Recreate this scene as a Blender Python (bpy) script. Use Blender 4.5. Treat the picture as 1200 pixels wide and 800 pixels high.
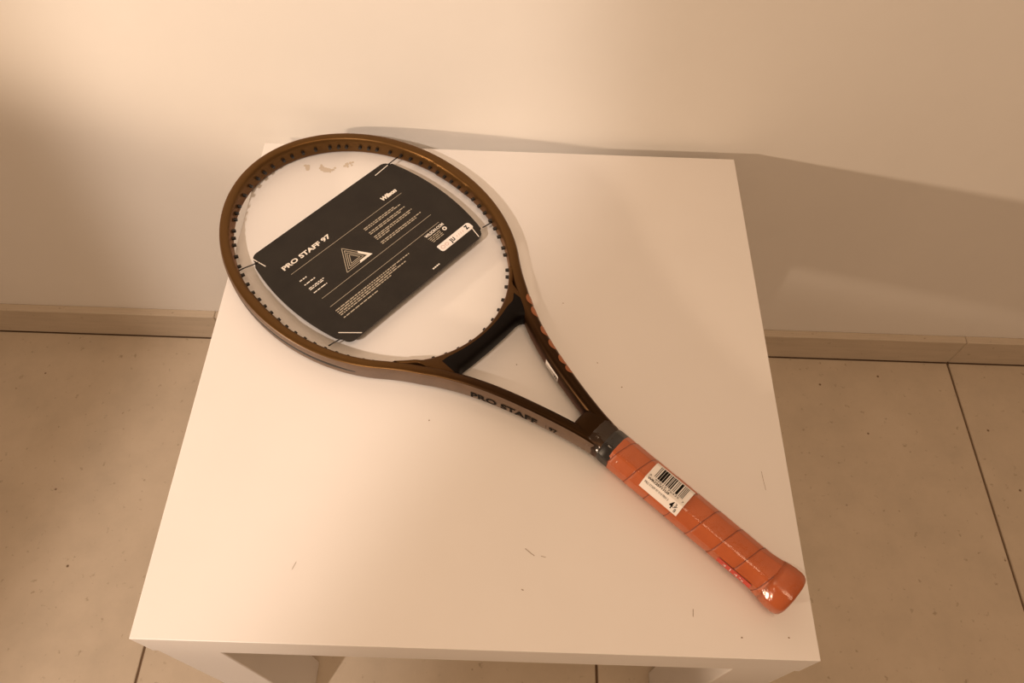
import bpy, bmesh, math, random
from mathutils import Vector, Matrix, Euler

for o in list(bpy.data.objects):
    bpy.data.objects.remove(o, do_unlink=True)
SC = bpy.context.scene
COL = SC.collection
rad = math.radians
random.seed(7)

# ------------------------------------------------------------------ camera
cd = bpy.data.cameras.new('camera')
cam = bpy.data.objects.new('camera', cd)
COL.objects.link(cam)
cd.sensor_fit = 'HORIZONTAL'
cd.sensor_width = 36.0
cd.lens = 897.389 / 1200 * 36.0
cd.clip_start = 0.02
cam.location = (0.01793, -0.38528, 1.09650)
cam.rotation_euler = Euler((0.552689, -0.021603, 0.026582), 'XYZ')
SC.camera = cam

# ------------------------------------------------------------------ light
VS = SC.view_settings
VS.view_transform = 'Standard'
VS.look = 'None'
VS.gamma = 1.0
VS.use_curve_mapping = False
VS.exposure = 0.0

world = bpy.data.worlds.new('room_ambience')
SC.world = world
world.use_nodes = True
bg = world.node_tree.nodes['Background']
bg.inputs[0].default_value = (1.0, 0.635, 0.385, 1)
bg.inputs[1].default_value = 0.335


def aim(o, target):
    d = Vector(target) - o.location
    o.rotation_euler = d.to_track_quat('-Z', 'Y').to_euler()


# ceiling lamp behind and left of the viewer: a beam that falls off to both sides
la = bpy.data.lights.new('ceiling_lamp', 'SPOT')
la.color = (1.0, 0.82, 0.68)
la.energy = 108.0
la.shadow_soft_size = 0.035
la.spot_size = rad(72)
la.spot_blend = 0.65
oa = bpy.data.objects.new('ceiling_lamp', la)
COL.objects.link(oa)
oa.location = (-0.82, -1.36, 2.12)
aim(oa, (-0.265, 0.12, 0.45))
oa.scale = (0.212, 1.0, 1.0)

# small low lamp far to the left
lb = bpy.data.lights.new('side_lamp', 'SPOT')
lb.color = (1.0, 0.735, 0.51)
lb.energy = 158.0
lb.shadow_soft_size = 0.05
lb.spot_size = rad(70)
lb.spot_blend = 0.45
ob_ = bpy.data.objects.new('side_lamp', lb)
COL.objects.link(ob_)
ob_.location = (-2.3, -1.05, 0.92)
aim(ob_, (0.36, 0.14, 0.80))
ob_.scale = (0.66, 0.315, 1.0)


# wide ceiling panel further right in the room
lc = bpy.data.lights.new('ceiling_panel', 'AREA')
lc.color = (1.0, 0.68, 0.43)
lc.energy = 15.5
lc.shape = 'SQUARE'
lc.size = 1.0
oc = bpy.data.objects.new('ceiling_panel', lc)
COL.objects.link(oc)
oc.location = (0.20, -0.80, 2.5)
aim(oc, (0.1, -0.3, 0.0))


# ------------------------------------------------------------------ helpers
def nodes_of(m):
    m.use_nodes = True
    nt = m.node_tree
    return nt, nt.nodes, nt.links, nt.nodes['Principled BSDF']


def plain(name, col, rough=0.5, metal=0.0, spec=0.5, coat=0.0):
    m = bpy.data.materials.new(name)
    nt, N, L, b = nodes_of(m)
    b.inputs['Base Color'].default_value = (*col, 1)
    b.inputs['Roughness'].default_value = rough
    b.inputs['Metallic'].default_value = metal
    b.inputs['Specular IOR Level'].default_value = spec
    b.inputs['Coat Weight'].default_value = coat
    b.inputs['Coat Roughness'].default_value = 0.12
    return m


def noise(nt, scale, detail=4, rough=0.6, coord='Object'):
    tc = nt.nodes.new('ShaderNodeTexCoord')
    n = nt.nodes.new('ShaderNodeTexNoise')
    n.inputs['Scale'].default_value = scale
    n.inputs['Detail'].default_value = detail
    n.inputs['Roughness'].default_value = rough
    nt.links.new(tc.outputs[coord], n.inputs['Vector'])
    return n


def ramp(nt, src, stops):
    r = nt.nodes.new('ShaderNodeValToRGB')
    e = r.color_ramp.elements
    while len(e) < len(stops):
        e.new(0.5)
    for i, (p, c) in enumerate(stops):
        e[i].position = p
        e[i].color = (*c, 1)
    nt.links.new(src, r.inputs[0])
    return r


def bump(nt, b, src, strength, dist):
    bp = nt.nodes.new('ShaderNodeBump')
    bp.inputs['Strength'].default_value = strength
    bp.inputs['Distance'].default_value = dist
    nt.links.new(src, bp.inputs['Height'])
    nt.links.new(bp.outputs[0], b.inputs['Normal'])


def mixc(nt, fac, a, bcol):
    mx = nt.nodes.new('ShaderNodeMix')
    mx.data_type = 'RGBA'
    if hasattr(fac, 'is_linked'):
        nt.links.new(fac, mx.inputs[0])
    else:
        mx.inputs[0].default_value = fac
    for v, i in ((a, 6), (bcol, 7)):
        if isinstance(v, tuple):
            mx.inputs[i].default_value = (*v, 1)
        else:
            nt.links.new(v, mx.inputs[i])
    return mx.outputs[2]


def mesh_obj(name, verts, faces, mat, parent=None, smooth=False, mats=None, fmat=None):
    me = bpy.data.meshes.new(name)
    me.from_pydata([tuple(v) for v in verts], [], faces)
    me.update()
    o = bpy.data.objects.new(name, me)
    COL.objects.link(o)
    for m in (mats or [mat]):
        me.materials.append(m)
    if fmat:
        for pgn, k in zip(me.polygons, fmat):
            pgn.material_index = k
    if smooth:
        for pgn in me.polygons:
            pgn.use_smooth = True
    if parent:
        o.parent = parent
    return o


def bm_obj(name, bm, mat, parent=None, smooth=False):
    me = bpy.data.meshes.new(name)
    bm.to_mesh(me)
    bm.free()
    me.materials.append(mat)
    o = bpy.data.objects.new(name, me)
    COL.objects.link(o)
    if smooth:
        for pgn in me.polygons:
            pgn.use_smooth = True
    if parent:
        o.parent = parent
    return o


def box_bm(x0, x1, y0, y1, z0, z1, bev=0.0, seg=2):
    bm = bmesh.new()
    bmesh.ops.create_cube(bm, size=1)
    for v in bm.verts:
        v.co = Vector(((x0 + x1) / 2 + v.co.x * (x1 - x0), (y0 + y1) / 2 + v.co.y * (y1 - y0), (z0 + z1) / 2 + v.co.z * (z1 - z0)))
    if bev:
        bmesh.ops.bevel(bm, geom=bm.edges[:], offset=bev, segments=seg, affect='EDGES', profile=0.5)
    return bm


def empty(name, loc, rot=(0, 0, 0), label=None, cat=None, group=None):
    o = bpy.data.objects.new(name, None)
    o.empty_display_size = 0.05
    COL.objects.link(o)
    o.location = loc
    o.rotation_euler = rot
    if label:
        o['label'] = label
        o['category'] = cat
    if group:
        o['group'] = group
    return o


def text_geo(s, size, bold=0.0, xs=1.0, shear=0.0, spacing=1.0, align='LEFT'):
    """flat letter mesh: (verts2d, faces) with the baseline at y=0"""
    cu = bpy.data.curves.new('lettering', 'FONT')
    cu.body = s
    cu.size = size
    cu.offset = bold
    cu.shear = shear
    cu.space_character = spacing
    cu.align_x = align
    cu.resolution_u = 3
    o = bpy.data.objects.new('lettering', cu)
    COL.objects.link(o)
    dg = bpy.context.evaluated_depsgraph_get()
    me = bpy.data.meshes.new_from_object(o.evaluated_get(dg))
    vs = [(v.co.x * xs, v.co.y) for v in me.vertices]
    fs = [tuple(p.vertices) for p in me.polygons]
    bpy.data.objects.remove(o, do_unlink=True)
    bpy.data.curves.remove(cu)
    bpy.data.meshes.remove(me)
    return vs, fs


class Flat:
    """collects flat print (2D) and maps it to a surface"""
    def __init__(self):
        self.v, self.f = [], []

    def add(self, vs, fs):
        k = len(self.v)
        self.v += vs
        self.f += [tuple(i + k for i in f) for f in fs]

    def text(self, s, x, y, size, fit=None, **kw):
        vs, fs = text_geo(s, size, **kw)
        if not vs:
            return
        x0 = min(v[0] for v in vs)
        x1 = max(v[0] for v in vs)
        sx = fit / (x1 - x0) if fit else 1.0
        self.add([(x + (v[0] - x0) * sx, y + v[1]) for v in vs], fs)

    def rect(self, x0, y0, x1, y1, nx=1):
        vs, fs = [], []
        for i in range(nx + 1):
            x = x0 + (x1 - x0) * i / nx
            vs += [(x, y0), (x, y1)]
        for i in range(nx):
            fs.append((2 * i, 2 * i + 2, 2 * i + 3, 2 * i + 1))
        self.add(vs, fs)

    def seg(self, ax, ay, bx, by, w):
        d = Vector((bx - ax, by - ay))
        if d.length == 0:
            return
        n = Vector((-d.y, d.x)).normalized() * w / 2
        self.add([(ax - n.x, ay - n.y), (bx - n.x, by - n.y), (bx + n.x, by + n.y), (ax + n.x, ay + n.y)], [(0, 1, 2, 3)])

    def disc(self, x, y, rx, ry, n=16, hole=0.0):
        if hole:
            vs, fs = [], []
            for i in range(n):
                a = 2 * math.pi * i / n
                vs += [(x + rx * math.cos(a), y + ry * math.sin(a)), (x + rx * hole * math.cos(a), y + ry * hole * math.sin(a))]
            for i in range(n):
                j = (i + 1) % n
                fs.append((2 * i, 2 * j, 2 * j + 1, 2 * i + 1))
            self.add(vs, fs)
        else:
            vs = [(x + rx * math.cos(2 * math.pi * i / n), y + ry * math.sin(2 * math.pi * i / n)) for i in range(n)]
            self.add(vs, [tuple(range(n))])

    def words(self, x0, x1, y, h, lo=0.0016, hi=0.006, gap=0.0009):
        x = x0
        while x < x1:
            w = min(random.uniform(lo, hi), x1 - x)
            if w > 0.0006:
                self.rect(x, y, x + w, y + h)
            x += w + gap

    def build(self, name, mat, parent, fn=None, z=0.0):
        fn = fn or (lambda a, b: (a, b, z))
        return mesh_obj(name, [fn(*v) for v in self.v], self.f, mat, parent)


# ------------------------------------------------------------------ materials
def wall_material():
    m = bpy.data.materials.new('painted plaster')
    nt, N, L, b = nodes_of(m)
    n = noise(nt, 3.0, 5)
    r = ramp(nt, n.outputs[0], [(0.3, (0.80, 0.775, 0.74)), (0.7, (0.84, 0.815, 0.78))])
    L.new(r.outputs[0], b.inputs['Base Color'])
    b.inputs['Roughness'].default_value = 0.55
    b.inputs['Specular IOR Level'].default_value = 0.3
    n2 = noise(nt, 26.0, 6)
    bump(nt, b, n2.outputs[0], 0.10, 0.004)
    return m


def tile_material():
    m = bpy.data.materials.new('beige porcelain tile')
    nt, N, L, b = nodes_of(m)
    n = noise(nt, 7.0, 7, 0.65, 'Generated')
    oi = nt.nodes.new('ShaderNodeObjectInfo')
    r = ramp(nt, n.outputs[0], [(0.30, (0.50, 0.425, 0.335)), (0.55, (0.56, 0.475, 0.375)), (0.75, (0.59, 0.505, 0.405))])
    fine = noise(nt, 90.0, 3, 0.6)
    r2 = ramp(nt, fine.outputs[0], [(0.27, (0.62, 0.58, 0.52)), (0.36, (1, 1, 1))])
    mul = nt.nodes.new('ShaderNodeMix')
    mul.data_type = 'RGBA'
    mul.blend_type = 'MULTIPLY'
    mul.inputs[0].default_value = 0.8
    L.new(r.outputs[0], mul.inputs[6])
    L.new(r2.outputs[0], mul.inputs[7])
    # small dark specks
    tc = nt.nodes.new('ShaderNodeTexCoord')
    vo = nt.nodes.new('ShaderNodeTexVoronoi')
    vo.inputs['Scale'].default_value = 26.0
    L.new(tc.outputs['Object'], vo.inputs['Vector'])
    gate = ramp(nt, vo.outputs['Color'], [(0.50, (0, 0, 0)), (0.56, (1, 1, 1))])
    dot = ramp(nt, vo.outputs['Distance'], [(0.030, (1, 1, 1)), (0.065, (0, 0, 0))])
    mm = nt.nodes.new('ShaderNodeMath')
    mm.operation = 'MULTIPLY'
    L.new(gate.outputs[0], mm.inputs[0])
    L.new(dot.outputs[0], mm.inputs[1])
    c = mixc(nt, mm.outputs[0], mul.outputs[2], (0.16, 0.10, 0.06))
    L.new(c, b.inputs['Base Color'])
    b.inputs['Roughness'].default_value = 0.28
    b.inputs['Specular IOR Level'].default_value = 0.35
    bump(nt, b, n.outputs[0], 0.06, 0.003)
    return m


def table_material():
    m = bpy.data.materials.new('white foil lacquer')
    nt, N, L, b = nodes_of(m)
    n = noise(nt, 5.0, 3)
    r = ramp(nt, n.outputs[0], [(0.3, (0.80, 0.775, 0.76)), (0.7, (0.83, 0.805, 0.79))])
    L.new(r.outputs[0], b.inputs['Base Color'])
    b.inputs['Roughness'].default_value = 0.38
    b.inputs['Specular IOR Level'].default_value = 0.4
    n2 = noise(nt, 160.0, 3)
    bump(nt, b, n2.outputs[0], 0.03, 0.001)
    return m


def frame_material():
    """bronze lacquer that is painted black-brown towards throat and shafts"""
    m = bpy.data.materials.new('bronze racket lacquer')
    nt, N, L, b = nodes_of(m)
    tc = nt.nodes.new('ShaderNodeTexCoord')
    sp = nt.nodes.new('ShaderNodeSeparateXYZ')
    L.new(tc.outputs['Object'], sp.inputs[0])
    mr = nt.nodes.new('ShaderNodeMapRange')
    mr.inputs['From Min'].default_value = -0.30
    mr.inputs['From Max'].default_value = -0.10
    L.new(sp.outputs['Y'], mr.inputs['Value'])
    n = noise(nt, 60.0, 4)
    r = ramp(nt, mr.outputs[0], [(0.0, (0.005, 0.002, 0.0013)), (0.30, (0.007, 0.003, 0.002)), (0.50, (0.015, 0.006, 0.003)), (0.72, (0.048, 0.023, 0.008)), (0.95, (0.084, 0.043, 0.014))])
    L.new(r.outputs[0], b.inputs['Base Color'])
    b.inputs['Metallic'].default_value = 0.45
    b.inputs['Specular IOR Level'].default_value = 0.62
    b.inputs['Specular Tint'].default_value = (1.0, 0.54, 0.22, 1)
    rr = ramp(nt, n.outputs[0], [(0.3, (0.30, 0.30, 0.30)), (0.7, (0.38, 0.38, 0.38))])
    L.new(rr.outputs[0], b.inputs['Roughness'])
    return m


def flank_material():
    m = bpy.data.materials.new('taupe satin lacquer')
    nt, N, L, b = nodes_of(m)
    n = noise(nt, 80.0, 4)
    r = ramp(nt, n.outputs[0], [(0.3, (0.115, 0.074, 0.050)), (0.7, (0.14, 0.09, 0.061))])
    L.new(r.outputs[0], b.inputs['Base Color'])
    b.inputs['Roughness'].default_value = 0.42
    return m


def grip_material():
    m = bpy.data.materials.new('tan leather grip')
    nt, N, L, b = nodes_of(m)
    n = noise(nt, 45.0, 5)
    r = ramp(nt, n.outputs[0], [(0.3, (0.43, 0.088, 0.018)), (0.7, (0.52, 0.115, 0.026))])
    L.new(r.outputs[0], b.inputs['Base Color'])
    b.inputs['Roughness'].default_value = 0.28
    n2 = noise(nt, 900.0, 3)
    bump(nt, b, n2.outputs[0], 0.12, 0.0006)
    return m


def plastic_material():
    m = bpy.data.materials.new('clear shrink wrap')
    m.use_nodes = True
    nt = m.node_tree
    nt.nodes.clear()
    out = nt.nodes.new('ShaderNodeOutputMaterial')
    mx = nt.nodes.new('ShaderNodeMixShader')
    tr = nt.nodes.new('ShaderNodeBsdfTransparent')
    tr.inputs[0].default_value = (0.97, 0.965, 0.96, 1)
    gl = nt.nodes.new('ShaderNodeBsdfGlossy')
    gl.inputs['Roughness'].default_value = 0.12
    gl.inputs['Color'].default_value = (1, 1, 1, 1)
    n = noise(nt, 120.0, 4)
    bp = nt.nodes.new('ShaderNodeBump')
    bp.inputs['Strength'].default_value = 0.35
    bp.inputs['Distance'].default_value = 0.002
    nt.links.new(n.outputs[0], bp.inputs['Height'])
    nt.links.new(bp.outputs[0], gl.inputs['Normal'])
    mx.inputs[0].default_value = 0.045
    nt.links.new(tr.outputs[0], mx.inputs[1])
    nt.links.new(gl.outputs[0], mx.inputs[2])
    nt.links.new(mx.outputs[0], out.inputs[0])
    return m


def card_material():
    m = bpy.data.materials.new('satin black cardboard')
    nt, N, L, b = nodes_of(m)
    n = noise(nt, 30.0, 4)
    r = ramp(nt, n.outputs[0], [(0.3, (0.012, 0.009, 0.007)), (0.7, (0.020, 0.016, 0.012))])
    L.new(r.outputs[0], b.inputs['Base Color'])
    b.inputs['Roughness'].default_value = 0.28
    b.inputs['Specular IOR Level'].default_value = 0.27
    return m


M_WALL = wall_material()
M_TILE = tile_material()
M_GROUT = plain('brown cement grout', (0.16, 0.10, 0.06), 0.9)
M_TABLE = table_material()
M_FRAME = frame_material()
M_FLANK = flank_material()
M_GRIP = grip_material()
M_WRAP = plastic_material()
M_CARD = card_material()
M_BLACK = plain('black nylon', (0.010, 0.008, 0.007), 0.45)
M_BRIDGE = plain('black lacquer', (0.004, 0.0025, 0.002), 0.5, 0.0, 0.10)
M_COLLAR = plain('black rubber collar', (0.007, 0.006, 0.006), 0.35, 0.0, 0.25)
M_PRINT = plain('off white print', (0.80, 0.76, 0.70), 0.5)
M_GREY = plain('warm grey print', (0.42, 0.37, 0.29), 0.5)
M_STICK = plain('white sticker paper', (0.82, 0.79, 0.77), 0.45)
M_INK = plain('black ink', (0.008, 0.007, 0.006), 0.6, 0.0, 0.08)
M_PINK = plain('pale red ink', (0.62, 0.42, 0.38), 0.5)
M_COPPER = plain('copper print', (0.36, 0.125, 0.05), 0.42, 0.3)
M_SEAM = plain('dark leather edge', (0.20, 0.035, 0.010), 0.6)
M_RED = plain('red sticker', (0.55, 0.035, 0.015), 0.4)
M_STAIN = plain('dried residue', (0.62, 0.54, 0.45), 0.7)
M_SCRATCH = plain('dark scratch', (0.27, 0.19, 0.13), 0.7)
M_UNDER = plain('raw fibreboard underside', (0.55, 0.47, 0.38), 0.8)

# ------------------------------------------------------------------ setting
WALL_Y = 0.2915
SKIRT_Y = 0.2785
w = bm_obj('wall_back', box_bm(-3.6, 3.6, WALL_Y, WALL_Y + 0.12, -0.02, 2.6), M_WALL)
w['kind'] = 'structure'

fl = bm_obj('floor', box_bm(-3.6, 3.6, -3.4, WALL_Y, -0.06, -0.0035), M_GROUT)
fl['kind'] = 'structure'
PITCH = 0.605
tb = box_bm(-0.3008, 0.3008, -0.3008, 0.3008, -0.012, 0.0, 0.0010, 1)
tile_me = None
k = 0
for iy in range(6):
    for ix in range(-5, 5):
        cx = -0.455 + PITCH * (ix + 0.5)
        cy = SKIRT_Y + 0.0008 - PITCH * (iy + 0.5)
        if tile_me is None:
            t = bm_obj('tile', tb, M_TILE, fl)
            tile_me = t.data
        else:
            t = bpy.data.objects.new('tile', tile_me)
            COL.objects.link(t)
            t.parent = fl
        t.location = (cx, cy, 0)
        t.rotation_euler = (0, 0, (k % 4) * math.pi / 2)
        k += 1

bb = empty('baseboard_back', (0, SKIRT_Y, 0))
bb['kind'] = 'structure'
sk = None
for ix in range(-5, 5):
    cx = -0.455 + PITCH * (ix + 0.5)
    if sk is None:
        s = bm_obj('skirting_tile', box_bm(-0.3022, 0.3022, 0.0, WALL_Y - SKIRT_Y, 0.0008, 0.064, 0.0012, 1), M_TILE, bb)
        sk = s.data
    else:
        s = bpy.data.objects.new('skirting_tile', sk)
        COL.objects.link(s)
        s.parent = bb
    s.location = (cx, 0, 0)

# ------------------------------------------------------------------ table
H = 0.275
TOP = 0.45
tab = empty('side_table', (0, 0, 0), label='square white side table standing against the plaster wall under the racket', cat='table')
tt = bm_obj('tabletop', box_bm(-H, H, -H, H, 0.40, TOP, 0.0006, 2), M_TABLE, tab)
lw = 0.0545
leg_me = None
for sx in (-1, 1):
    for sy in (-1, 1):
        if leg_me is None:
            l = bm_obj('leg', box_bm(-lw / 2, lw / 2, -lw / 2, lw / 2, 0.0, 0.3995, 0.0008, 1), M_TABLE, tab)
            leg_me = l.data
        else:
            l = bpy.data.objects.new('leg', leg_me)
            COL.objects.link(l)
            l.parent = tab
        l.location = (sx * (H - lw / 2 - 0.0012), sy * (H - lw / 2 - 0.0012), 0)


def blob(name, cx, cy, rx, ry, mat, seed, n=26, jag=0.35, cut=None):
    rnd = random.Random(seed)
    vs = []
    for i in range(n):
        a = 2 * math.pi * i / n
        q = 1 + rnd.uniform(-jag, jag)
        x, y = rx * q * math.cos(a), ry * q * math.sin(a)
        if cut and y > cut * ry:
            y = cut * ry * (1 - 0.5 * abs(math.cos(a))) - (1 - abs(math.cos(a))) * ry * 0.9
        vs.append((cx + x, cy + y, TOP + 0.00015))
    vs.append((cx, cy - (0.45 * ry if cut else 0), TOP + 0.00015))
    o = mesh_obj(name, vs, [(i, (i + 1) % n, n) for i in range(n)], mat, tt)
    return o


def patch(pts, wd, seed):
    """ragged residue: overlapping uneven flakes along a stroke"""
    rnd = random.Random(seed)
    f = Flat()
    for (x, y), w_ in zip(pts, wd):
        n = 11
        off = rnd.uniform(0, 6.28)
        vs = []
        for i in range(n):
            a = 2 * math.pi * i / n + off
            r = 1.25 * w_ * rnd.uniform(0.6, 1.2)
            vs.append((x + r * math.cos(a), y + r * math.sin(a)))
        vs.append((x, y))
        f.add(vs, [(i, (i + 1) % n, n) for i in range(n)])
    f.build('stain_patch', M_STAIN, tt, lambda a, b2: (a, b2, TOP + 0.0002 + ((a * 7919 + b2 * 104729) % 1) * 0.0001))


patch([(-0.2215, 0.2405), (-0.2190, 0.2390), (-0.2180, 0.2355)], [0.0020, 0.0028, 0.0018], 3)
patch([(-0.2035, 0.2420), (-0.2030, 0.2385), (-0.2000, 0.2355), (-0.1965, 0.2345), (-0.1930, 0.2345), (-0.1895, 0.2360), (-0.1875, 0.2390)],
      [0.0014, 0.0026, 0.0032, 0.0030, 0.0028, 0.0018, 0.0012], 5)
patch([(-0.1770, 0.2425), (-0.1745, 0.2450), (-0.1735, 0.2415), (-0.1710, 0.2475), (-0.1685, 0.2490), (-0.1690, 0.2440)], [0.0016, 0.0022, 0.0014, 0.0018, 0.0014, 0.0012], 9)


def scratch(pts, wd):
    f = Flat()
    for a, b2 in zip(pts[:-1], pts[1:]):
        f.seg(*a, *b2, wd)
    f.build('scratch', M_SCRATCH, tt, z=TOP + 0.00016)


scratch([(0.038, -0.1925), (0.043, -0.1965), (0.046, -0.1985)], 0.0005)
scratch([(0.0515, -0.1985), (0.0555, -0.1995)], 0.0004)
scratch([(0.0355, -0.2265), (0.0372, -0.2275)], 0.0007)
scratch([(-0.1560, -0.2165), (-0.1535, -0.2100)], 0.0004)
scratch([(0.1760, -0.2440), (0.1766, -0.2380)], 0.0005)
scratch([(0.2505, -0.1150), (0.2510, -0.1240), (0.2520, -0.1330)], 0.0003)
for q in ((-0.0535, -0.0755), (0.128, -0.0335), (0.1055, -0.0075), (0.0725, 0.0620), (0.0265, -0.0125), (0.2520, -0.2580), (0.2140, -0.2590)):
    blob('scratch', q[0], q[1], 0.0007, 0.0006, M_SCRATCH, int(q[0] * 1e4) & 255, n=8)

# ------------------------------------------------------------------ racket
RZ = 47.84
rk = empty('tennis_racket', (-0.132, 0.118, 0.4636), (rad(-0.62), 0, rad(RZ)),
           label='bronze tennis racket with orange wrapped grip lying unstrung on the white table', cat='tennis racket')

EA, EB = 0.1700, 0.1315          # centreline half axes of the hoop


def catmull(pts, n):
    out = []
    P = [pts[0]] + pts + [pts[-1]]
    for i in range(1, len(P) - 2):
        p0, p1, p2, p3 = [Vector(q) for q in P[i - 1:i + 3]]
        for j in range(n):
            t = j / n
            out.append(0.5 * ((2 * p1) + (-p0 + p2) * t + (2 * p0 - 5 * p1 + 4 * p2 - p3) * t * t + (-p0 + 3 * p1 - 3 * p2 + p3) * t ** 3))
    out.append(Vector(P[-2]))
    return out


a_end = math.asin(-0.126 / EA)
arc = []
NA = 110
for i in range(NA + 1):
    a = math.pi - a_end + (a_end - (math.pi - a_end)) * i / NA
    arc.append((EB * math.cos(a), EA * math.sin(a)))
shaft = [(0.0766, -0.1415), (0.0672, -0.1560), (0.0578, -0.1705), (0.0466, -0.1920), (0.0370, -0.2145),
         (0.0280, -0.2410), (0.0182, -0.2760), (0.0110, -0.3080), (0.0076, -0.3350)]
ctrl = [(-x, y) for x, y in reversed(shaft)] + arc + shaft
path = catmull(ctrl, 3)
# even spacing
cum = [0.0]
for a, b2 in zip(path[:-1], path[1:]):
    cum.append(cum[-1] + (b2 - a).length)
TOTAL = cum[-1]


def path_at(s):
    s = max(0.0, min(TOTAL, s))
    lo, hi = 0, len(cum) - 1
    while hi - lo > 1:
        m = (lo + hi) // 2
        if cum[m] <= s:
            lo = m
        else:
            hi = m
    t = (s - cum[lo]) / max(1e-9, cum[hi] - cum[lo])
    return path[lo].lerp(path[hi], t)


def path_frame(s):
    p = path_at(s)
    d = (path_at(s + 0.002) - path_at(s - 0.002)).normalized()
    n = Vector((-d.y, d.x))      # path runs clockwise seen from above: left side is outward
    return p, d, n


def smooth01(x):
    x = max(0.0, min(1.0, x))
    return x * x * (3 - 2 * x)


def sizes(p):
    t = smooth01((-0.12 - p.y) / 0.10)
    hw = 0.0060 + 0.0013 * t
    hh = 0.0110 + 0.0006 * t
    e = smooth01((-0.316 - p.y) / 0.016)
    hw -= 0.0022 * e
    hh -= 0.0030 * e
    return hw, hh


EXP = 3.4


def exp_at(p):
    return EXP - 0.9 * smooth01((-0.15 - p.y) / 0.05)


def sup(c, e=EXP):
    return math.copysign(abs(c) ** (2 / e), c)


NS, NP = 300, 32
verts, faces, fm = [], [], []
for i in range(NS + 1):
    s = TOTAL * i / NS
    p, d, n = path_frame(s)
    hw, hh = sizes(p)
    pws = smooth01((0.033 - p.y) / 0.002) * smooth01((p.y + 0.0195) / 0.002) if abs(p.x) > 0.1 else 0.0
    ex = exp_at(p)
    groove = 0.0011 * smooth01((p.y + 0.11) / 0.03)
    for j in range(NP):
        a = 2 * math.pi * j / NP
        r, z = hw * sup(math.cos(a), ex), hh * sup(math.sin(a), ex)
        if r > 0 and abs(z) < 0.0042:
            r -= groove * smooth01((0.0042 - abs(z)) / 0.0016)
        if r < 0:
            r -= 0.0009 * pws
        verts.append((p.x + n.x * r, p.y + n.y * r, z))
for i in range(NS):
    for j in range(NP):
        j2 = (j + 1) % NP
        faces.append((i * NP + j, (i + 1) * NP + j, (i + 1) * NP + j2, i * NP + j2))
        fm.append(1 if math.cos(2 * math.pi * (j + 0.5) / NP) > 0.62 else 0)
faces.append(tuple(range(NP)))
faces.append(tuple(NS * NP + j for j in reversed(range(NP))))
fm += [0, 0]
frame = mesh_obj('frame', verts, faces, None, rk, smooth=True, mats=[M_FRAME, M_FLANK], fmat=fm)


def wall_pt(s, z, side, eps=0.0003):
    """point on the frame's side wall; side=+1 outer, -1 inner"""
    p, d, n = path_frame(s)
    hw, hh = sizes(p)
    ex = exp_at(p)
    r = hw * max(0.0, 1 - abs(z / hh) ** ex) ** (1 / ex) + eps
    return (p.x + n.x * r * side, p.y + n.y * r * side, z)


def top_pt(s, r, eps=0.0003):
    p, d, n = path_frame(s)
    hw, hh = sizes(p)
    q = min(0.97, abs(r / hw))
    ex = exp_at(p)
    z = hh * (1 - q ** ex) ** (1 / ex) + eps
    return (p.x + n.x * r, p.y + n.y * r, z)


def s_of_y(y, right):
    """arc length where the shaft passes this y"""
    best = None
    for i, c in enumerate(cum):
        p = path[i]
        if (p.x > 0) == right and (best is None or abs(p.y - y) < best[0]):
            best = (abs(p.y - y), c)
    return best[1]


# black strip in the outer groove of the hoop
s0, s1 = s_of_y(-0.120, False), s_of_y(-0.120, True)
vs, fs = [], []
n_ = 160
prof = [(-0.0024, -0.0018), (-0.0005, -0.0018), (-0.0001, -0.0009), (-0.0001, 0.0009), (-0.0005, 0.0018), (-0.0024, 0.0018)]
for i in range(n_ + 1):
    p, d, n = path_frame(s0 + (s1 - s0) * i / n_)
    hw, hh = sizes(p)
    for r, z in prof:
        vs.append((p.x + n.x * (hw + r), p.y + n.y * (hw + r), z))
m_ = len(prof)
for i in range(n_):
    for j in range(m_):
        j2 = (j + 1) % m_
        fs.append((i * m_ + j, (i + 1) * m_ + j, (i + 1) * m_ + j2, i * m_ + j2))
fs += [tuple(range(m_)), tuple(n_ * m_ + j for j in reversed(range(m_)))]
mesh_obj('grommet_strip', vs, fs, M_BLACK, rk, smooth=False)

# grommets on the inside of the hoop
GA = [90.5, 83.9, 78.9, 73.1, 66.7, 59.7, 55.5, 51.8, 45.5, 41.5, 37.8, 31.8, 26.7, 22.2, 17.3, 12.8, 8.8, 5.0, 1.2, -3.0, -7.2, -11.5, -15.8, -20.0,
      -24.5, -29.0, -33.5, -39.5, -43.2, -51.2, -54.8, -60.1, -67.3, -73.0, -79.0, -85.5]
gm = None
IA, IB = EA - 0.006, EB - 0.006
for ang in GA + [180 - a for a in GA[1:]]:
    a = rad(ang)
    p = Vector((IB * math.cos(a), IA * math.sin(a)))
    n = Vector((math.cos(a) / IB, math.sin(a) / IA)).normalized()
    if gm is None:
        bm = bmesh.new()
        bmesh.ops.create_cone(bm, cap_ends=True, segments=8, radius1=0.0022, radius2=0.0017, depth=0.0050)
        g = bm_obj('grommet', bm, M_BLACK, frame)
        gm = g.data
    else:
        g = bpy.data.objects.new('grommet', gm)
        COL.objects.link(g)
        g.parent = frame
    q = p - n * 0.0009
    pw = 0.0007 if -0.018 < p.y < 0.031 else 0.0
    q -= n * pw
    g.location = (q.x, q.y, 0.0)
    g.rotation_euler = Vector((-n.x, -n.y, 0)).to_track_quat('Z', 'Y').to_euler()

# throat bridge: bronze inner edge, black towards the throat
verts, faces, fm = [], [], []


def x_mid(i):
    return -0.078 + 0.156 * (i + 0.5) / NB


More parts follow.
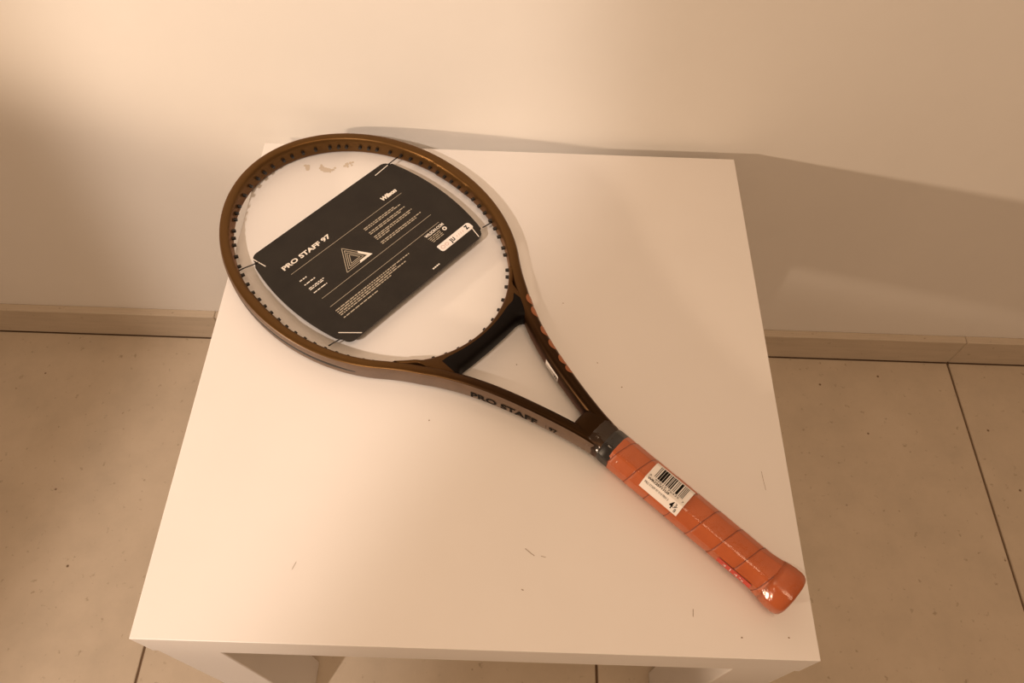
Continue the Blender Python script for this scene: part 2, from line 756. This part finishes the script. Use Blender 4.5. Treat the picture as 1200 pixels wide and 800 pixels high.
NB = 72
for i in range(NB + 1):
    x = -0.078 + 0.156 * i / NB
    yi = -0.1640 * math.sqrt(1 - (x / 0.1255) ** 2)
    yo = -0.1800 + 0.0012 * (x / 0.040) ** 2
    if abs(x) > 0.036:
        yo -= 0.0070 * min(1.0, (abs(x) - 0.036) / 0.011) ** 2 * (1 - smooth01((abs(x) - 0.050) / 0.006))
    if abs(x) > 0.0565:
        tq = smooth01((abs(x) - 0.0565) / 0.008)
        yo = yo + (yi - 0.007 - yo) * tq
    c, hw = (yi + yo) / 2, (yi - yo) / 2
    for j in range(NP):
        a = 2 * math.pi * j / NP
        verts.append((x, c - hw * sup(math.cos(a)), 0.0105 * sup(math.sin(a))))
for i in range(NB):
    for j in range(NP):
        j2 = (j + 1) % NP
        faces.append((i * NP + j, i * NP + j2, (i + 1) * NP + j2, (i + 1) * NP + j))
        fm.append(0 if math.cos(2 * math.pi * (j + 0.5) / NP) < -0.14 or x_mid(i) < -0.048 or x_mid(i) > 0.057 else 1)
faces += [tuple(range(NP)), tuple(NB * NP + j for j in reversed(range(NP)))]
fm += [0, 0]
mesh_obj('throat_bridge', verts, faces, None, rk, smooth=True, mats=[M_FRAME, M_BRIDGE], fmat=fm)


# solid shaft below the throat
def loft(name, rings, mat, parent, smooth=True, caps=True):
    n = len(rings[0])
    vs = [v for r in rings for v in r]
    fs = []
    for i in range(len(rings) - 1):
        for j in range(n):
            j2 = (j + 1) % n
            fs.append((i * n + j, (i + 1) * n + j, (i + 1) * n + j2, i * n + j2))
    if caps:
        fs += [tuple(reversed(range(n))), tuple((len(rings) - 1) * n + j for j in range(n))]
    return mesh_obj(name, vs, fs, mat, parent, smooth)


rings = []
for y, hw, hh in ((-0.2925, 0.0088, 0.0085), (-0.2930, 0.0110, 0.0104), (-0.2960, 0.0130, 0.0114), (-0.303, 0.0165, 0.0119), (-0.312, 0.0172, 0.0121), (-0.324, 0.0160, 0.0118), (-0.331, 0.0140, 0.0100), (-0.337, 0.0120, 0.0095)):
    rings.append([(hw * sup(math.cos(2 * math.pi * j / 32), 3.4), y, hh * sup(math.sin(2 * math.pi * j / 32), 3.4)) for j in range(32)])
loft('handle_shaft', rings, M_FRAME, rk)

# octagonal handle section
HWG, HDG, TF, SF = 0.0160, 0.0146, 0.0076, 0.0062


def octagon(hw, hd, tf, sf, rnd=0.16):
    cs = [(hw, -sf), (hw, sf), (tf, hd), (-tf, hd), (-hw, sf), (-hw, -sf), (-tf, -hd), (tf, -hd)]
    out = []
    for i in range(8):
        p0, p1, p2 = Vector(cs[i - 1]), Vector(cs[i]), Vector(cs[(i + 1) % 8])
        a = p1.lerp(p0, rnd)
        b2 = p1.lerp(p2, rnd)
        mid = (a + b2) / 4 + p1 / 2
        out += [a, mid, b2]
        out.append(p1.lerp(p2, 0.5))
    return out


OC = octagon(HWG, HDG, TF, SF)
per = [0.0]
for i in range(len(OC)):
    per.append(per[-1] + (OC[(i + 1) % len(OC)] - OC[i]).length)
PER = per[-1]
W_PITCH = 0.02237
GY0, GY1 = -0.3365, -0.5000


def grip_scale(y):
    f = 1.0
    f += 0.20 * smooth01((-0.484 - y) / 0.030)
    f -= 0.015 * smooth01((y + 0.3395) / 0.003)
    return f


rings = []
steps = 300
for i in range(steps + 1):
    y = GY0 + (GY1 - GY0) * i / steps
    ring = []
    for j, q in enumerate(OC):
        u = per[j] / PER
        # helical wrap: seam every pitch, each turn overlapping the next
        ph = ((-0.347 - y) / W_PITCH + (u - 0.12)) % 1.0
        dd = min(ph, 1 - ph) * W_PITCH
        g = -0.0004 * math.exp(-(dd / 0.0007) ** 2) + 0.0003 * (1 - ph)
        f = grip_scale(y)
        rr = q.normalized()
        ring.append((q.x * f + rr.x * g, y, q.y * f + rr.y * g))
    rings.append(ring)
grip = loft('grip', rings, M_GRIP, rk)
grip.data.set_sharp_from_angle(angle=rad(11))


def oct_at(u, y, eps):
    d = (u % 1.0) * PER
    for j in range(len(OC)):
        if per[j + 1] >= d:
            break
    t = (d - per[j]) / (per[j + 1] - per[j])
    q = OC[j].lerp(OC[(j + 1) % len(OC)], t)
    f = grip_scale(y)
    r = q.normalized()
    return (q.x * f + r.x * eps, y, q.y * f + r.y * eps)


# dark overlap line of every turn of the leather
for turn in range(-1, 9):
    vs, fs = [], []
    cnt = 0
    for i in range(97):
        u = i / 96
        y = -0.347 - turn * W_PITCH + W_PITCH * (u - 0.12)
        if y > GY0 - 0.001 or y < GY1 + 0.001:
            continue
        a = oct_at(u, y + 0.00035, 0.0003)
        b2 = oct_at(u, y - 0.00035, 0.0005)
        vs += [a, b2]
        cnt += 1
    fs = [(2 * i, 2 * i + 1, 2 * i + 3, 2 * i + 2) for i in range(cnt - 1)]
    if fs:
        mesh_obj('wrap_seam', vs, fs, M_SEAM, grip)

# flared butt cap with rounded end
rings = []
ends = [(-0.4985, 1.145, 0), (-0.5030, 1.20, 0), (-0.5085, 1.235, 0), (-0.5135, 1.235, 0.05), (-0.5170, 1.19, 0.15), (-0.5192, 1.09, 0.3), (-0.5203, 0.95, 0.45), (-0.5209, 0.70, 0.6), (-0.5212, 0.35, 0.6), (-0.52125, 0.008, 0.6)]
for y, f, rd in ends:
    ring = []
    for q in OC:
        c = q.normalized() * 0.0150
        v = q.lerp(c, min(0.35, 0.22 + rd * 0.3))
        ring.append((v.x * f, y, v.y * f))
    rings.append(ring)
loft('butt_cap', rings, M_GRIP, rk)

# black collar above the grip
rings = []
for y, f in ((-0.3255, 0.95), (-0.3262, 0.99), (-0.3285, 1.015), (-0.3385, 1.015)):
    rings.append([(q.x * f, y, q.y * f * 0.94) for q in OC])
loft('collar', rings, M_COLLAR, rk)

# clear wrap sleeve over collar, grip and butt
rings = []
rnd = random.Random(11)
for i in range(64):
    y = -0.3125 - 0.2055 * i / 63
    f = 1.035 + max(0.0, grip_scale(y) - 0.995) + 0.12 * smooth01((-0.497 - y) / 0.012)
    if y > -0.338:
        f = 1.065 + 0.02 * math.sin(i * 1.7)
    f = max(f, 1.045)
    rings.append([(q.x * f * (1 + rnd.uniform(-0.008, 0.012)), y, max(q.y * f * (1 + rnd.uniform(-0.008, 0.012)), -0.0185)) for q in OC])
loft('shrink_wrap', rings, M_WRAP, rk, caps=False)


# surface of the handle for stickers
def grip_pt(x, y, eps=0.0013):
    f = grip_scale(y)
    hw, hd, tf, sf = HWG * f, HDG * f, TF * f, SF * f
    ax = abs(x)
    if ax <= tf:
        z = hd
    else:
        z = hd + (sf - hd) * min(1.0, (ax - tf) / (hw - tf))
    return (x, y, z + eps)


# barcode sticker, text runs along the handle towards the butt (x_text = -y, y_text = x)
LX0, LX1, LY0, LY1 = -0.3718, -0.4115, -0.0150, 0.0112


def lab(u, v, e=0.0):
    # u 0..1 along handle, v 0..1 across (bottom to top of the sticker)
    return grip_pt(LY0 + (LY1 - LY0) * v, LX0 + (LX1 - LX0) * u, 0.0016 + e)


vs, fs = [], []
NU, NV = 8, 14
for i in range(NU + 1):
    for j in range(NV + 1):
        vs.append(lab(i / NU, j / NV))
for i in range(NU):
    for j in range(NV):
        a = i * (NV + 1) + j
        fs.append((a, a + NV + 1, a + NV + 2, a + 1))
sticker = mesh_obj('barcode_sticker', vs, fs, M_STICK, rk)
sticker['label'] = 'white barcode sticker on the orange grip'
f = Flat()
rb = random.Random(4)
x = 0.14
bars = [1, 1, 3, 4, 3, 1, 2, 1, 2, 2, 1, 1, 4, 1, 1, 1, 1]
gaps = [1.6, 2.2, 0.7, 0.7, 2.0, 1.8, 1.2, 1.0, 1.2, 2.4, 1.6, 2.2, 2.4, 1.6, 1.2, 1.2, 0]
wsum = sum(bars) + sum(gaps)
unit = 0.74 / wsum
for wdt, gp in zip(bars, gaps):
    f.rect(x, 0.47, x + wdt * unit, 0.86)
    f.rect(x, 0.86, x + wdt * unit, 0.93)
    x += (wdt + gp) * unit
f.build('barcode', M_INK, sticker, lambda a, b2: lab(a, b2, 0.0003))
f = Flat()
f.text('0', 0.045, 0.40, 0.10)
f.text('97512 76435', 0.20, 0.385, 0.085, fit=0.62)
f.text('7', 0.91, 0.36, 0.10)
f.text('WR125711U3', 0.05, 0.275, 0.115, fit=0.56, bold=0.003)
f.text('PRO STAFF 97 V14 FRM 3', 0.05, 0.15, 0.085, fit=0.62)
f.text('4', 0.74, 0.06, 0.26, fit=0.085, bold=0.006)
f.text('3', 0.845, 0.15, 0.13, fit=0.045)
f.seg(0.84, 0.105, 0.915, 0.185, 0.012)
f.text('8', 0.885, 0.035, 0.13, fit=0.045)
f.build('sticker_lettering', M_INK, sticker, lambda a, b2: lab(a, b2, 0.0003))


# small red size tag on the lower left bevel
def side_pt(y, t, eps=0.0008):
    """t 0..1 down the left flank: from upper bevel edge to lower edge"""
    f = grip_scale(y)
    z = (SF - 0.0012 - t * 0.0085) * f
    hw = HWG * f
    return (-hw - eps, y, z)


vs, fs = [], []
for i in range(9):
    y = -0.4575 - 0.0325 * i / 8
    vs += [side_pt(y, 0.0), side_pt(y, 1.0)]
for i in range(8):
    fs.append((2 * i, 2 * i + 1, 2 * i + 3, 2 * i + 2))
tag = mesh_obj('size_tag', vs, fs, M_RED, rk)
tag['label'] = 'small red size tag on the flank of the grip'
f = Flat()
f.text('3', 0.18, 0.25, 0.62, fit=0.09)
f.seg(0.40, 0.15, 0.40, 0.85, 0.02)
f.text('4', 0.52, 0.25, 0.62, fit=0.10)
f.text('3', 0.66, 0.45, 0.40, fit=0.06)
f.text('8', 0.74, 0.20, 0.40, fit=0.06)
f.build('tag_lettering', M_STICK, tag, lambda a, b2: side_pt(-0.4575 - 0.0325 * a, 1 - b2, 0.0011))

# lettering on the outer wall of the near shaft (reads from head to grip)
sa, sb = s_of_y(-0.197, False), s_of_y(-0.266, False)
f = Flat()
f.text('PRO STAFF', 0.0, -0.0042, 0.0120, fit=abs(sa - sb), bold=0.0004)
f.build('shaft_lettering', M_INK, frame, lambda a, b2: wall_pt(sa - a, b2, 1, 0.0004))
sc = s_of_y(-0.2755, False)
f = Flat()
f.rect(-0.0032, -0.0030, -0.0029, 0.0040)
f.text('97', 0.0, -0.0030, 0.0085, fit=0.0085, bold=0.0003)
f.build('shaft_lettering', M_INK, frame, lambda a, b2: wall_pt(sc - a, b2, 1, 0.0004))

# white logo label on the inner wall of the far shaft
sl0, sl1 = s_of_y(-0.2310, True), s_of_y(-0.2530, True)
f = Flat()
f.rect(0.0, -0.0052, abs(sl1 - sl0), 0.0052, 8)
lo_ = f.build('shaft_label', M_STICK, frame, lambda a, b2: wall_pt(sl0 + a, b2, -1, 0.0004))
f = Flat()
f.text('W', 0.0150, -0.0035, 0.0085, fit=0.0055)
f.build('label_lettering', M_INK, lo_, lambda a, b2: wall_pt(sl0 + a, b2, -1, 0.0007))

# copper ovals on the outer half of the far shaft
for y, ln in ((-0.1690, 0.0068), (-0.1850, 0.0068), (-0.2080, 0.0068), (-0.2240, 0.0066), (-0.2415, 0.0064), (-0.2570, 0.0050)):
    s = s_of_y(y, True)
    vs, fs = [], []
    n = 18
    R_ = 3
    vs.append(top_pt(s, 0.0056))
    for k_ in range(1, R_ + 1):
        for i in range(n):
            a = 2 * math.pi * i / n
            r = 0.0056 + 0.0046 * k_ / R_ * math.cos(a)
            r = min(r, 0.00705)
            vs.append(top_pt(s + ln * k_ / R_ * math.sin(a), r, 0.0003))
    for i in range(n):
        fs.append((0, 1 + i, 1 + (i + 1) % n))
        for k_ in range(R_ - 1):
            a = 1 + k_ * n
            fs.append((a + i, a + n + i, a + n + (i + 1) % n, a + (i + 1) % n))
    mesh_obj('copper_dot', vs, fs, M_COPPER, frame)

# ------------------------------------------------------------------ product card tied inside the hoop
card = empty('product_card', (-0.132, 0.118, 0.4625), (rad(-0.62), 0, rad(49.05)),
             label='black printed product card tied with cords inside the racket head', cat='card')
CT = 0.0006
out = []
TY, CR = 0.0775, 0.009


def side_x(y):
    return 0.1065 - 0.0115 * (y / 0.0775) ** 2


for i in range(21):
    y = -TY + CR * 0.9 + (2 * TY - 1.8 * CR) * i / 20
    out.append((side_x(y), y))
for i in range(1, 7):
    a = math.pi / 2 * i / 6
    out.append((side_x(TY) - CR + CR * math.cos(a), TY - CR + CR * math.sin(a)))
out.append((-side_x(TY) + CR, TY))
for i in range(1, 7):
    a = math.pi / 2 + math.pi / 2 * i / 6
    out.append((-side_x(TY) + CR + CR * math.cos(a), TY - CR + CR * math.sin(a)))
for i in range(1, 20):
    y = TY - CR * 0.9 - (2 * TY - 1.8 * CR) * i / 20
    out.append((-side_x(y), y))
for i in range(0, 7):
    a = math.pi + math.pi / 2 * i / 6
    out.append((-side_x(TY) + CR + CR * math.cos(a), -TY + CR + CR * math.sin(a)))
for i in range(0, 6):
    a = 1.5 * math.pi + math.pi / 2 * i / 6
    out.append((side_x(TY) - CR + CR * math.cos(a), -TY + CR + CR * math.sin(a)))
n = len(out)
vs = [(x, y, CT) for x, y in out] + [(x, y, -CT) for x, y in out]
fs = [tuple(range(n)), tuple(reversed(range(n, 2 * n)))] + [(i, n + i, n + (i + 1) % n, (i + 1) % n) for i in range(n)]
panel = mesh_obj('card_panel', vs, fs, M_CARD, card)
ZP = CT + 0.00015

f = Flat()
f.text('PRO STAFF 97', -0.0812, 0.0378, 0.0076, fit=0.0620, bold=0.00028)
f.build('title_lettering', M_PRINT, panel, z=ZP)
f = Flat()
f.text('Wilson', 0.0520, 0.0350, 0.0072, fit=0.0210, bold=0.00045, shear=0.2)
f.build('logo_lettering', M_PRINT, panel, z=ZP)
for (xa, xb, y) in ((-0.0795, 0.0740, 0.0290), (-0.0775, 0.0740, -0.0170), (-0.0785, 0.0725, -0.0307)):
    f = Flat()
    f.rect(xa, y - 0.00025, xb, y + 0.00025)
    f.build('rule_line', M_GREY, panel, z=ZP)


# emblem: nested triangles and a white chevron
def tri(cx, cy, sc):
    return [(cx, cy + 0.0187 * sc), (cx + 0.0166 * sc, cy - 0.0094 * sc), (cx - 0.0166 * sc, cy - 0.0094 * sc)]


f = Flat()
ecx, ecy = -0.0222, -0.0012
for sc_ in (1.0, 0.76, 0.56, 0.36):
    t = tri(ecx, ecy, sc_)
    for i in range(3):
        f.seg(*t[i], *t[(i + 1) % 3], 0.0007)
f.build('emblem_outline', M_GREY, panel, z=ZP)
f = Flat()
To, Ti = tri(ecx, ecy, 1.06), tri(ecx, ecy, 0.78)
Ao, Bo, Co = [Vector(q) for q in To]
Ai, Bi, Ci = [Vector(q) for q in Ti]
f.add([tuple(Bo), tuple(Bo.lerp(Ao, 0.48)), tuple(Bi.lerp(Ai, 0.40)), tuple(Bi)], [(0, 1, 2, 3)])
f.add([tuple(Bo), tuple(Bi), tuple(Bi.lerp(Ci, 0.40)), tuple(Bo.lerp(Co, 0.48))], [(0, 1, 2, 3)])
f.build('emblem_chevron', M_PRINT, panel, z=ZP + 0.0001)

# small print
f = Flat()
for (xa, xb, y) in ((-0.0792, -0.0705, 0.0150), (-0.0790, -0.0655, 0.0078)):
    f.words(xa, xb, y, 0.0013)
for (xa, xb, y) in ((-0.0788, -0.0595, 0.0012), (-0.0788, -0.0605, -0.0008), (-0.0786, -0.0615, -0.0063)):
    f.words(xa, xb, y, 0.0011)
f.build('small_print', M_PRINT, panel, z=ZP)
f = Flat()
for (xa, xb, y) in ((0.0110, 0.0545, 0.0195), (0.0110, 0.0615, 0.0172), (0.0112, 0.0630, 0.0115), (0.0112, 0.0555, 0.0092),
                    (0.0112, 0.0655, 0.0035), (0.0112, 0.0610, 0.0012), (0.0112, 0.0295, -0.0012), (0.0112, 0.0690, -0.0070), (0.0112, 0.0610, -0.0093)):
    f.words(xa, xb, y, 0.0012)
f.build('paragraph_print', M_GREY, panel, z=ZP)
f = Flat()
for (xa, xb, y) in ((-0.0780, 0.0215, -0.0390), (-0.0780, 0.0010, -0.0415), (-0.0780, 0.0120, -0.0440), (-0.0778, -0.0100, -0.0465), (-0.0778, -0.0330, -0.0510)):
    f.words(xa, xb, y, 0.0012)
f.build('paragraph_print', M_GREY, panel, z=ZP)
f = Flat()
f.text('WILSON.COM', 0.0478, -0.0372, 0.0050, fit=0.0262, bold=0.00015)
f.build('web_lettering', M_PRINT, panel, z=ZP)
f = Flat()
for i in range(4):
    f.words(0.0480 + 0.0004 * i, 0.0655 - 0.001 * (i % 2), -0.0402 - 0.0022 * i, 0.0009)
f.build('small_print', M_GREY, panel, z=ZP)
f = Flat()
f.disc(0.0705, -0.0415, 0.0026, 0.0026, 16, 0.45)
f.build('recycling_mark', M_PRINT, panel, z=ZP)
f = Flat()
f.words(0.0240, 0.0335, -0.0722, 0.0016, 0.002, 0.003, 0.0005)
f.build('small_print', M_PRINT, panel, z=ZP)

# white sticker with a few ink marks
sx0, sx1, sy0, sy1, sr = 0.0470, 0.0935, -0.0632, -0.0532, 0.0032
pts = []
for (cx, cy, a0) in ((sx1 - sr, sy1 - sr, 0), (sx0 + sr * 0.4, sy1 - sr * 0.4, 90), (sx0 + sr, sy0 + sr, 180), (sx1 - sr, sy0 + sr, 270)):
    rr_ = sr * 0.4 if a0 == 90 else sr
    for i in range(6):
        a = rad(a0 + 90 * i / 5)
        pts.append((cx + rr_ * math.cos(a), cy + rr_ * math.sin(a)))
nn = len(pts)
stk = mesh_obj('size_sticker', [(x, y, ZP + 0.0001) for x, y in pts] + [(x, y, CT) for x, y in pts],
               [tuple(range(nn))] + [(i, nn + i, nn + (i + 1) % nn, (i + 1) % nn) for i in range(nn)], M_STICK, panel)
stk['label'] = 'white rounded sticker on the black card'
f = Flat()
f.text('Z', 0.0850, -0.0600, 0.0070, fit=0.0045, bold=0.0004)
f.text('J', 0.0618, -0.0608, 0.0062, fit=0.0020, bold=0.0004)
f.text('U', 0.0646, -0.0608, 0.0062, fit=0.0036, bold=0.0003)
f.build('sticker_mark', M_INK, stk, z=ZP + 0.0003)
f = Flat()
f.disc(0.0515, -0.0585, 0.0024, 0.0024, 16, 0.75)
f.disc(0.0572, -0.0585, 0.0022, 0.0022, 16, 0.75)
for i in range(4):
    f.seg(0.0715 + 0.0030 * i, -0.0600, 0.0727 + 0.0030 * i, -0.0572, 0.0005)
f.build('sticker_mark', M_PINK, stk, z=ZP + 0.0003)


# cords and the slits they pass through
def tube(pts, r, seg=6):
    bm = bmesh.new()
    prev = None
    for i, p in enumerate(pts):
        p = Vector(p)
        d = (Vector(pts[min(i + 1, len(pts) - 1)]) - Vector(pts[max(i - 1, 0)])).normalized()
        up = Vector((0, 0, 1)) if abs(d.z) < 0.9 else Vector((1, 0, 0))
        a = d.cross(up).normalized()
        b2 = d.cross(a)
        ring = [bm.verts.new(p + r * (a * math.cos(2 * math.pi * j / seg) + b2 * math.sin(2 * math.pi * j / seg))) for j in range(seg)]
        if prev:
            for j in range(seg):
                bm.faces.new((prev[j], prev[(j + 1) % seg], ring[(j + 1) % seg], ring[j]))
        else:
            bm.faces.new(list(reversed(ring)))
        prev = ring
    bm.faces.new(prev)
    return bm


HALF = 0.0007
for pts in ([(-0.1130, 0.0725, 0.000), (-0.1060, 0.0705, 0.0005), (-0.0985, 0.0675, 0.0008), (-0.0925, 0.0660, 0.0011)],
            [(-0.1090, -0.0640, 0.000), (-0.1020, -0.0655, 0.0006), (-0.0955, -0.0672, 0.0011)],
            [(0.1135, -0.0725, 0.000), (0.1060, -0.0715, 0.0006), (0.0990, -0.0705, 0.0010)],
            [(0.1095, 0.0725, 0.000), (0.1000, 0.0715, 0.0010), (0.0920, 0.0710, 0.0012)]):
    bm_obj('tie_cord', tube(pts, HALF), M_BLACK, card, smooth=True)
for a, b2 in (((-0.0945, 0.0790 - 0.0025), (-0.0908, 0.0560)), ((-0.0930, -0.0600), (-0.0775, -0.0768)), ((0.0920, 0.0707), (0.0715, 0.0690)), ((0.0918, -0.0580), (0.0870, -0.0765))):
    f = Flat()
    f.seg(*a, *b2, 0.0010)
    f.build('slit', M_PRINT, panel, z=ZP + 0.0004)
